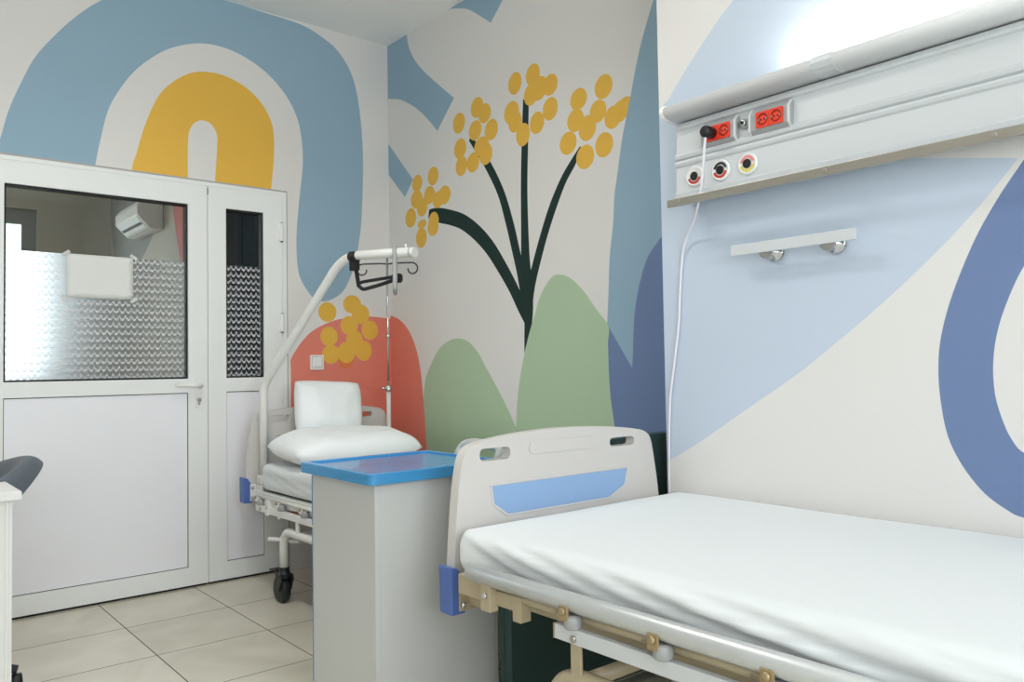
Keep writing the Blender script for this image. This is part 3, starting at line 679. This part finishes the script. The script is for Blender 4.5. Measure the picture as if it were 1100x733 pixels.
    # folded side rails: top bar, flattened posts, lower bar
    for s in (-1, 1):
        y = s*near_bar['y']*k; z1 = top_bar['z']; z0 = near_bar['z']; x0 = top_bar['x0']; x1 = 1.5
        r = top_bar['r']
        t = MB().tube([(x0-r*.3, y, z1), (x0, y, z1), (x1, y, z1), (x1+r*.3, y, z1)], [r*.75, r, r, r*.75], 18).build('side_rail', M[top_bar['m']], bed)
        lx0 = near_bar['x0']
        MB().box(lx0, x1+.05, y-.009, y+.009, z0-.0165, z0+.0165).build('lower_rail', M[near_bar['m']], t, bevel=.002)
        MB().box(lx0-.004, lx0, y-.009, y+.009, z0-.0165, z0+.0165).build('rail_end_cap', M['brass'], t)
        yi = y-s*.018
        for i in range(6):
            px = lx0+.044+.248*i
            if px > x1: break
            tp = MB().tube([(px-.30, yi, z1-.035), (px+.005, yi, z0+.040)], near_bar['rp'], 12).build('folding_post', M[frame], t)
            if i < 5:
                ya = y+s*.019
                MB().box(px-.014, px+.014, min(ya, ya+s*.005), max(ya, ya+s*.005), z0+.034, z1-r*.2).build('pivot_bracket', M[near_bar['pb']], tp, bevel=.0015)
                MB().lathe([(.0085, 0), (.0085, s*.004), (.004, s*.006)], (px, y+s*.024, z0+.054), 'y', 14).build('pivot_bolt', M['brass'], tp)
                MB().lathe([(.018, .0), (.0205, .003), (.0205, .024), (.014, .030)], (px+.010, y+s*.003, z0+.0165), 'z', 18).build('pivot_knob', M['plastic_grey'], tp)
        MB().lathe([(.008, 0), (.008, s*.003), (.005, s*.005)], (lx0+.06, y+s*.009, z0-.004), 'y', 14).build('rail_bolt', M['steel'], t)
        hx = near_bar['hx']
        MB().box(hx-.015, hx+.015, y-.004, y+.004, base[2]-.01, z0-.012).build('hanger_strap', M[frame], t, bevel=.0015)
        # latch casting at the head end
        lt = MB().box(.10, .21, yi-.012, yi+.012, z1-.067, z1-.017).box(.222, .258, y-.016, y+.012, z1-.080, z1-.004).box(.222, .35, yi-.014, yi+.014, z1-.065, z1-.029).box(.322, .352, yi-.0165, yi+.0165, z1-.088, z1-.026).build('latch_casting', M[frame], t, bevel=.002)
        MB().box(.16, .203, yi-.014, yi+.014, z1-.018, z1-.010).build('release_tab', M['ring_red'], lt, bevel=.002)
        MB().lathe([(.008, 0), (.008, s*.004), (.005, s*.006)], (.24, y+(s*.016 if s < 0 else .012), z1-.042), 'y', 12).build('latch_bolt', M['chrome'], lt)
    return bed

B2 = (2.47, -.865, 0)
bed2 = make_bed('hospital bed in the foreground without pillows, its cream headboard beside the blue-topped cabinet', B2, 'beige', -.035,
    dict(z=.592, r=.0215, m='alu_rail', x0=.165), dict(y=.52, z=.522, hx=.538, x0=.478, m='alu', rp=.0135, pb='brass'), bk=.945, by=-.0175)
B1 = (.22, -.565, 0)
bed1 = make_bed('hospital bed in the far corner by the white door, with two pillows at its head', B1, 'white_enamel', 0.,
    dict(z=.482, r=.009, m='white_enamel', x0=.12), dict(y=.445, z=.425, hx=.55, x0=.085, m='white_enamel', rp=.009, pb='white_enamel'), k=.93, bk=.94, base=(.37, .43, .345), dk=-.05)
MB().tube([(.235, -.42, .285), (.26, -.40, .285), (.46, -.36, .30)], .011, 10, round_=.02).build('brake_pedal', M['white_enamel'], bed1)

FOLDS = [(.06, .668, -.22, .010, .9, .20), (.13, .672, -.17, .011, 1., .26), (.24, .655, -.12, .010, .7, .24), (.30, .674, -.13, .012, 1.1, .34), (.52, .672, -.10, .010, .9, .34), (.62, .655, -.09, .012, .8, .3), (.80, .674, -.10, .010, 1., .36), (1.0, .668, -.09, .010, .8, .3), (1.25, .672, -.1, .011, .9, .3), (1.55, .67, -.1, .011, .9, .3)]
def sheet_warp(y0, top, seed, amp):
    """sheet pulled tight over the top, diagonal tension folds down the near side"""
    def f(p, n):
        w = noise.noise(Vector((p.x*2.1, p.y*2.6, seed)))*.003*max(0, n.z)
        side = max(0., -n.y)**.6
        edge = math.exp(-((p.y-y0)/.05)**2) if n.z > .5 else 0
        fold = 0.
        for (xs, zs, sl, wd, a, ln) in FOLDS:
            d = (p.z+.676-top-(zs+sl*(p.x-xs)+.006*noise.noise(Vector((p.x*4, xs*7, seed)))))/wd
            e = math.exp(-((p.x-xs-ln)/ln)**2)
            fold += a*e*(math.exp(-d*d)-.5*math.exp(-((d+1.9)**2)))
        fold += .35*noise.noise(Vector((p.x*3+p.z*9, p.z*26+p.x*4.4, seed)))
        k = amp*fold*max(side, .35*edge)
        return p+n*k+Vector((0, 0, w))
    return f
m2 = rounded_block(.035, 2.0, -.478, .462, .557, .676, .040, .011, sheet_warp(-.478, .676, 4., .011)).build('mattress', M['sheet'])
m2.location = B2; tag(m2, 'mattress under a smooth white sheet on the foreground bed, nothing lying on it', 'mattress', 'sheet covered mattresses')
m1 = rounded_block(.10, 2.0, -.402, .405, .507, .642, .036, .014, sheet_warp(-.402, .642, 9., .009)).build('mattress', M['sheet'])
m1.location = B1; tag(m1, 'white sheeted mattress carrying two pillows on the bed by the door', 'mattress', 'sheet covered mattresses')

pl = pillow_mesh(.345, .225, .09, 2.).build('pillow', M['pillow'])
pl.location = (.60, -.64, .722); pl.rotation_euler = (math.radians(3), math.radians(0), math.radians(86))
tag(pl, 'plump white pillow lying flat on the bed in the far corner', 'pillow', 'white bed pillows')
p2 = pillow_mesh(.195, .15, .075, 7.).build('pillow', M['pillow'])
p2.location = (.325, -.59, .905); p2.rotation_euler = (math.radians(80), math.radians(3), math.radians(90))
tag(p2, 'square white pillow propped upright against the headboard by the switch', 'pillow', 'white bed pillows')

# ------------------------------------------------------------------ lifting pole over the far bed
LP = Vector((.27, -.928, 0))
lp = thing('lifting_pole', 'white curved lifting pole with black strap above the far bed', 'lifting pole', LP)
pd = Vector((.93, .285, 0)).normalized()
def on(d, z): return pd*d+Vector((0, 0, z))
MB().tube(fillet([Vector((0, 0, .536)), Vector((0, 0, 1.035)), on(.28, 1.335)], .045)+fillet([on(.29, 1.346), on(.575, 1.652), on(1.0, 1.634)], .10), .0215, 16).build('pole', M['white_enamel'], lp)
MB().tube([on(.995, 1.632), on(1.02, 1.6315)], .0235, 16).tube([on(.965, 1.65), on(.965, 1.672)], .005, 8).build('pole_end_cap', M['white_enamel'], lp)
MB().box(-.028, .028, -.028, .028, .533, .575).build('pole_socket', M['white_enamel'], lp, bevel=.004)
def band(path, w, t, side):
    mb = MB(); bm = mb.bm; rows = []
    P = fillet([Vector(p) for p in path], .015, 4)
    for i, p in enumerate(P):
        a = P[max(0, i-1)]; b = P[min(len(P)-1, i+1)]; tt = (b-a).normalized(); s = Vector(side); s = (s-tt*s.dot(tt)).normalized(); n = tt.cross(s)
        rows.append([bm.verts.new(p+s*(w/2*q)+n*(t/2*r)) for q, r in ((-1, -1), (1, -1), (1, 1), (-1, 1))])
    for A, B in zip(rows, rows[1:]):
        for k in range(4): bm.faces.new((A[k], A[(k+1) % 4], B[(k+1) % 4], B[k]))
    bm.faces.new(rows[0][::-1]); bm.faces.new(rows[-1]); return mb
sv = pd.cross(Vector((0, 0, 1)))
st = MB().tube([on(.625, 1.645), on(.668, 1.6435)], .0255, 16).obox(on(.648, 1.60), pd*.022, sv*.012, (0, 0, .022)).build('strap_slider', M['strap'], lp)
band([on(.655, 1.60), on(.675, 1.50)], .022, .005, pd).build('strap_web', M['strap'], st)
band([on(.672, 1.505), on(.70, 1.483), on(.80, 1.497), on(.912, 1.518)], .017, .004, (0, 0, 1)).build('strap_web', M['strap'], st)
band([on(.675, 1.515), on(.70, 1.520), on(.80, 1.525), on(.912, 1.53)], .015, .004, (0, 0, 1)).build('strap_web', M['strap'], st)
MB().lathe([(.02, -.02), (.026, -.01), (.026, .012), (.018, .02)], on(.912, 1.522), 'z', 16).build('strap_knob', M['strap'], st)
vd = (Vector((4.27, -2.61, 0))-Vector((1.2, -.68, 0))).normalized()
gp = [on(.90, z)+vd*a for a, z in ((-.02, 1.665), (.02, 1.665), (.09, 1.46), (-.09, 1.46))]
MB().tube(gp, .0105, 12, round_=.03, closed=True).build('grab_handle', M['plastic_grey'], lp)

# ------------------------------------------------------------------ infusion stand at the head of the far bed
iv = thing('infusion_stand', 'slim chrome infusion pole with two curled hooks behind the far bed', 'infusion stand', (.27, -.182, 0))
IV = Vector((.0, 0, 0))
MB().tube([(0, 0, .535), (0, 0, 1.0)], .0125, 14).build('outer_tube', M['white_enamel'], iv)
MB().tube([(0, 0, .98), (0, 0, 1.778)], .0065, 12).build('inner_rod', M['chrome'], iv)
cl = MB().lathe([(.017, -.018), (.019, -.01), (.019, .01), (.012, .018)], (0, 0, 1.0), 'z', 16).build('height_clamp', M['chrome'], iv)
MB().tube([(.0, -.015, 1.0), (.0, -.045, 1.0)], .007, 10).build('clamp_screw', M['chrome'], cl)
MB().lathe([(.012, -.012), (.013, 0), (.012, .012)], (0, 0, 1.30), 'z', 14).build('rod_joint', M['chrome'], iv)
hd_ = Vector((.74, .67, 0))
for s in (-1, 1):
    pts = [Vector((0, 0, 1.717))]
    pts += [hd_*(s*.16*t)+Vector((0, 0, 1.717+.012*math.sin(t*PI*.5)*0+.004)) for t in (.3, .6, .85)]
    c = hd_*(s*.148)+Vector((0, 0, 1.685))
    for q in range(13):
        a = PI*.5-q/12*PI*1.55; r = .036-.012*q/12
        pts.append(c+hd_*(s*r*math.cos(a))+Vector((0, 0, r*math.sin(a))))
    MB().tube(pts, .0045, 8).build('hook', M['chair_metal'], iv)
MB().box(-.024, .024, -.018, .018, .533, .565).build('stand_socket', M['white_enamel'], iv, bevel=.003)

# ------------------------------------------------------------------ bedside cabinet with blue lid
CX0, CX1, CY0, CY1 = 1.838, 2.232, -1.425, -.978
cab = thing('bedside_cabinet', 'pale grey bedside cabinet with a bright blue lid between the two beds', 'cabinet', (CX0, CY0, 0))
W, D = CX1-CX0, CY1-CY0
MB().box(0, W, 0, .016, .08, .778).box(0, W, D-.016, D, .08, .778).box(W-.016, W, .016, D-.016, .08, .778).box(0, W, 0.016, D-.016, .08, .10).box(0, W-.016, .016, D-.016, .38, .396).build('carcass', M['cab_body'], cab, bevel=.001)
lid = MB().plate(rrect(-.042, W+.027, -.027, D+.030, .02), [], 'z', .775, .802).build('lid', M['cab_lid'], cab, bevel=.007, seg=4)
MB().plate(rrect(-.042, W+.027, -.027, D+.030, .02), [rrect(-.020, W+.006, -.005, D+.008, .02)], 'z', .800, .808).build('lid_rim', M['cab_lid'], lid, bevel=.0035, seg=3)
for z0, z1, n in ((.60, .765, 'drawer'), (.40, .592, 'drawer'), (.10, .392, 'cabinet_door')):
    q = MB().box(-.017, -.001, .004, D-.004, z0, z1).build(n, M['cab_front'], cab, bevel=.003)
    MB().tube([(-.017, D*.35, (z0+z1)/2), (-.04, D*.35, (z0+z1)/2), (-.04, D*.65, (z0+z1)/2), (-.017, D*.65, (z0+z1)/2)], .006, 10, round_=.015).build('drawer_pull' if n == 'drawer' else 'door_pull', M['plastic_grey'], q)
for x in (.05, W-.05):
    for y in (.05, D-.05):
        c = MB().box(x-.018, x+.018, y-.016, y+.016, .048, .08).build('caster', M['caster'], cab, bevel=.003)
        MB().lathe([(.012, -.012), (.026, -.011), (.026, .011), (.012, .012)], (x, y, .027), 'y', 20).build('wheel', M['black'], c)
hb_ = MB().tube([(W-.03, D+.028, .79), (W-.03, D+.055, .835), (W-.09, D+.058, .845), (W-.20, D+.058, .845), (W-.25, D+.055, .835), (W-.25, D+.028, .79)], .017, 14, round_=.03).build('push_handle', M['grip_grey'], cab)

# ------------------------------------------------------------------ dark green padded board between the two beds
pb_out = [(-1.035, .035, 1), (-1.035, .45), (-1.03, .60), (-.99, .72), (-.90, .80), (-.78, .84), (-.60, .852), (-.36, .857), (-.20, .855), (-.155, .838), (-.14, .79), (-.135, .5), (-.135, .035, 1)]
pb = MB().plate(spline(pb_out, 5), [], 'x', 2.312, 2.368).build('padded_board', M['vinyl'], bevel=.016, seg=4, angle=50)
tag(pb, 'dark green padded vinyl board standing on edge behind the foreground headboard', 'padded board')
MB().plate(spline(pb_out, 5), [[(a*.965-.02, b*.965+.012) for a, b in spline(pb_out, 5)]], 'x', 2.331, 2.339).build('piping', M['dark_paint'], pb, bevel=.003)
for y in (-.95, -.25): MB().box(2.30, 2.37, y-.03, y+.03, 0, .036).build('foot', M['dark_paint'], pb, bevel=.004)

# ------------------------------------------------------------------ desk and chair at the left edge
dk = thing('desk', 'white desk end at the left edge of the room before the door', 'desk', (1.15, -2.72, 0))
MB().box(-.05, .262, -.55, .545, .725, .751).build('desk_top', M['desk'], dk, bevel=.002)
for y in (.505, -.53): MB().box(-.04, .235, y, y+.018, 0, .724).build('side_panel', M['desk'], dk, bevel=.0015)
MB().box(.216, .235, -.512, .505, .06, .724).build('modesty_panel', M['desk'], dk, bevel=.0015)
MB().box(.234, .238, .515, .523, 0, .724).build('edge_band', M['desk'], dk)

oc = thing('office_chair', 'slate grey shell chair tucked in behind the white desk end', 'chair', (.85, -2.37, 0), 0)
def shell():
    mb = MB(); bm = mb.bm; g = {}
    prof = [(-.21, .455), (-.10, .445), (.05, .44), (.13, .455), (.175, .50), (.20, .57), (.215, .65), (.235, .715), (.258, .765), (.283, .797), (.306, .802), (.326, .794), (.340, .780)]
    nu = 22; C = []
    for i in range(len(prof)-1):
        q = [Vector(prof[max(0, min(len(prof)-1, i+k))]) for k in (-1, 0, 1, 2)]
        for k in range(4):
            t = k/4; C.append(.5*((2*q[1])+(q[2]-q[0])*t+(2*q[0]-5*q[1]+4*q[2]-q[3])*t*t+(3*q[1]-q[0]-3*q[2]+q[3])*t**3))
    C.append(Vector(prof[-1])); nv = len(C)
    for i in range(nu+1):
        u = -1+2*i/nu
        for j, c in enumerate(C):
            s = j/(nv-1)
            w = .235-.02*max(0, s-.8)*5
            top = max(0, min(1, (s-.3)/.3)); curl = abs(u)**2.1
            y = c.x-.105*curl*top
            z = c.y+(.05*abs(u)**2.6*(1-min(1, s/.4)))-.095*curl*max(0, (s-.5)/.5)
            g[i, j] = bm.verts.new((w*u, y, z))
    for i in range(nu):
        for j in range(nv-1): bm.faces.new((g[i, j], g[i+1, j], g[i+1, j+1], g[i, j+1])).smooth = True
    return mb
o = shell().build('seat_shell', M['chair_grey'], oc)
sm = o.modifiers.new('thickness', 'SOLIDIFY'); sm.thickness = .014; sm.offset = 0
bv = o.modifiers.new('rounded_rim', 'BEVEL'); bv.width = .005; bv.segments = 2; bv.limit_method = 'ANGLE'
MB().lathe([(.03, .09), (.03, .26), (.022, .265), (.022, .43), (.06, .438)], (0, 0, 0), 'z', 18).build('gas_column', M['chair_metal'], oc)
for k in range(5):
    a = 2*PI*k/5+1.25
    q = MB().tube([(0, 0, .11), (.15*math.cos(a), .15*math.sin(a), .10), (.27*math.cos(a), .27*math.sin(a), .068)], [.024, .020, .015], 10).build('leg', M['chair_metal'], oc)
    MB().lathe([(.01, -.02), (.026, -.018), (.027, 0), (.026, .018), (.01, .02)], (.265*math.cos(a), .265*math.sin(a), .0275), 'y', 18).build('caster', M['caster'], q)

# ------------------------------------------------------------------ lamps, daylight, camera
def ceiling_lamp(x, y, label, power):
    t = thing('ceiling_lamp', label, 'ceiling lamp', (x, y, H))
    MB().box(-.62, .62, -.15, .15, -.03, 0).build('lamp_housing', M['white_enamel'], t, bevel=.004)
    MB().box(-.60, .60, -.13, .13, -.055, -.03).build('diffuser', M['lamp'], t, bevel=.006)
    L = bpy.data.lights.new('lamp_light', 'AREA'); L.shape = 'RECTANGLE'; L.size = 1.2; L.size_y = .26; L.spread = 2.5; L.energy = power; L.color = (1., .985, .965)
    lo = bpy.data.objects.new('lamp_light', L); COL.objects.link(lo); lo.parent = t; lo.location = (0, 0, -.06)
ceiling_lamp(1.85, -1.7, 'white ceiling lamp over the foot of the far bed', LAMP_A)
def area(name, loc, rot, sx, sy, e, c):
    L = bpy.data.lights.new(name, 'AREA'); L.shape = 'RECTANGLE'; L.size = sx; L.size_y = sy; L.energy = e; L.color = c
    o = bpy.data.objects.new(name, L); COL.objects.link(o); o.location = loc; o.rotation_euler = rot; return o
area('window_daylight', (RX-.01, -2.75, 1.72), (PI/2, 0, PI/2), 2.6, 1.5, DAY, (.93, .97, 1.))
area('next_room_daylight', (NX0+.02, -2.46, 1.92), (PI/2, 0, -PI/2), 2.7, 1.7, DAY2, (.90, .96, 1.))
area('bedhead_light', (3.79, -.43, 1.985), (PI, 0, 0), 1.6, .04, BEDL, (1., .98, .95))
wd_ = bpy.data.worlds.new('daylight_sky'); scene.world = wd_; wd_.use_nodes = True
bg = wd_.node_tree.nodes['Background']; bg.inputs[0].default_value = (.86, .93, 1., 1); bg.inputs[1].default_value = SKY

cam = bpy.data.cameras.new('camera'); co = bpy.data.objects.new('camera', cam); COL.objects.link(co); scene.camera = co
f_px, pitch, roll, yaw = 862.87, .0342, -.0163, .8713
fw = Vector((-math.sin(yaw), math.cos(yaw), 0)); rt = Vector((math.cos(yaw), math.sin(yaw), 0)); up = Vector((0, 0, 1))
f2 = math.cos(pitch)*fw+math.sin(pitch)*up; u2 = math.cos(pitch)*up-math.sin(pitch)*fw
r3 = math.cos(roll)*rt+math.sin(roll)*u2; u3 = math.cos(roll)*u2-math.sin(roll)*rt
co.matrix_world = Matrix(((r3.x, u3.x, -f2.x, 4.2678), (r3.y, u3.y, -f2.y, -2.6126), (r3.z, u3.z, -f2.z, 1.1017), (0, 0, 0, 1)))
cam.sensor_fit = 'HORIZONTAL'; cam.sensor_width = 36.; cam.lens = 36.*f_px/1100; cam.clip_start = .02

vs = scene.view_settings; vs.view_transform = 'Standard'; vs.look = 'None'; vs.gamma = 1.; vs.use_curve_mapping = False; vs.exposure = EXPO
cy = scene.cycles
cy.use_denoising = True; cy.max_bounces = 10; cy.diffuse_bounces = 5; cy.transparent_max_bounces = 16; cy.sample_clamp_indirect = 6.; cy.caustics_reflective = False; cy.caustics_refractive = False
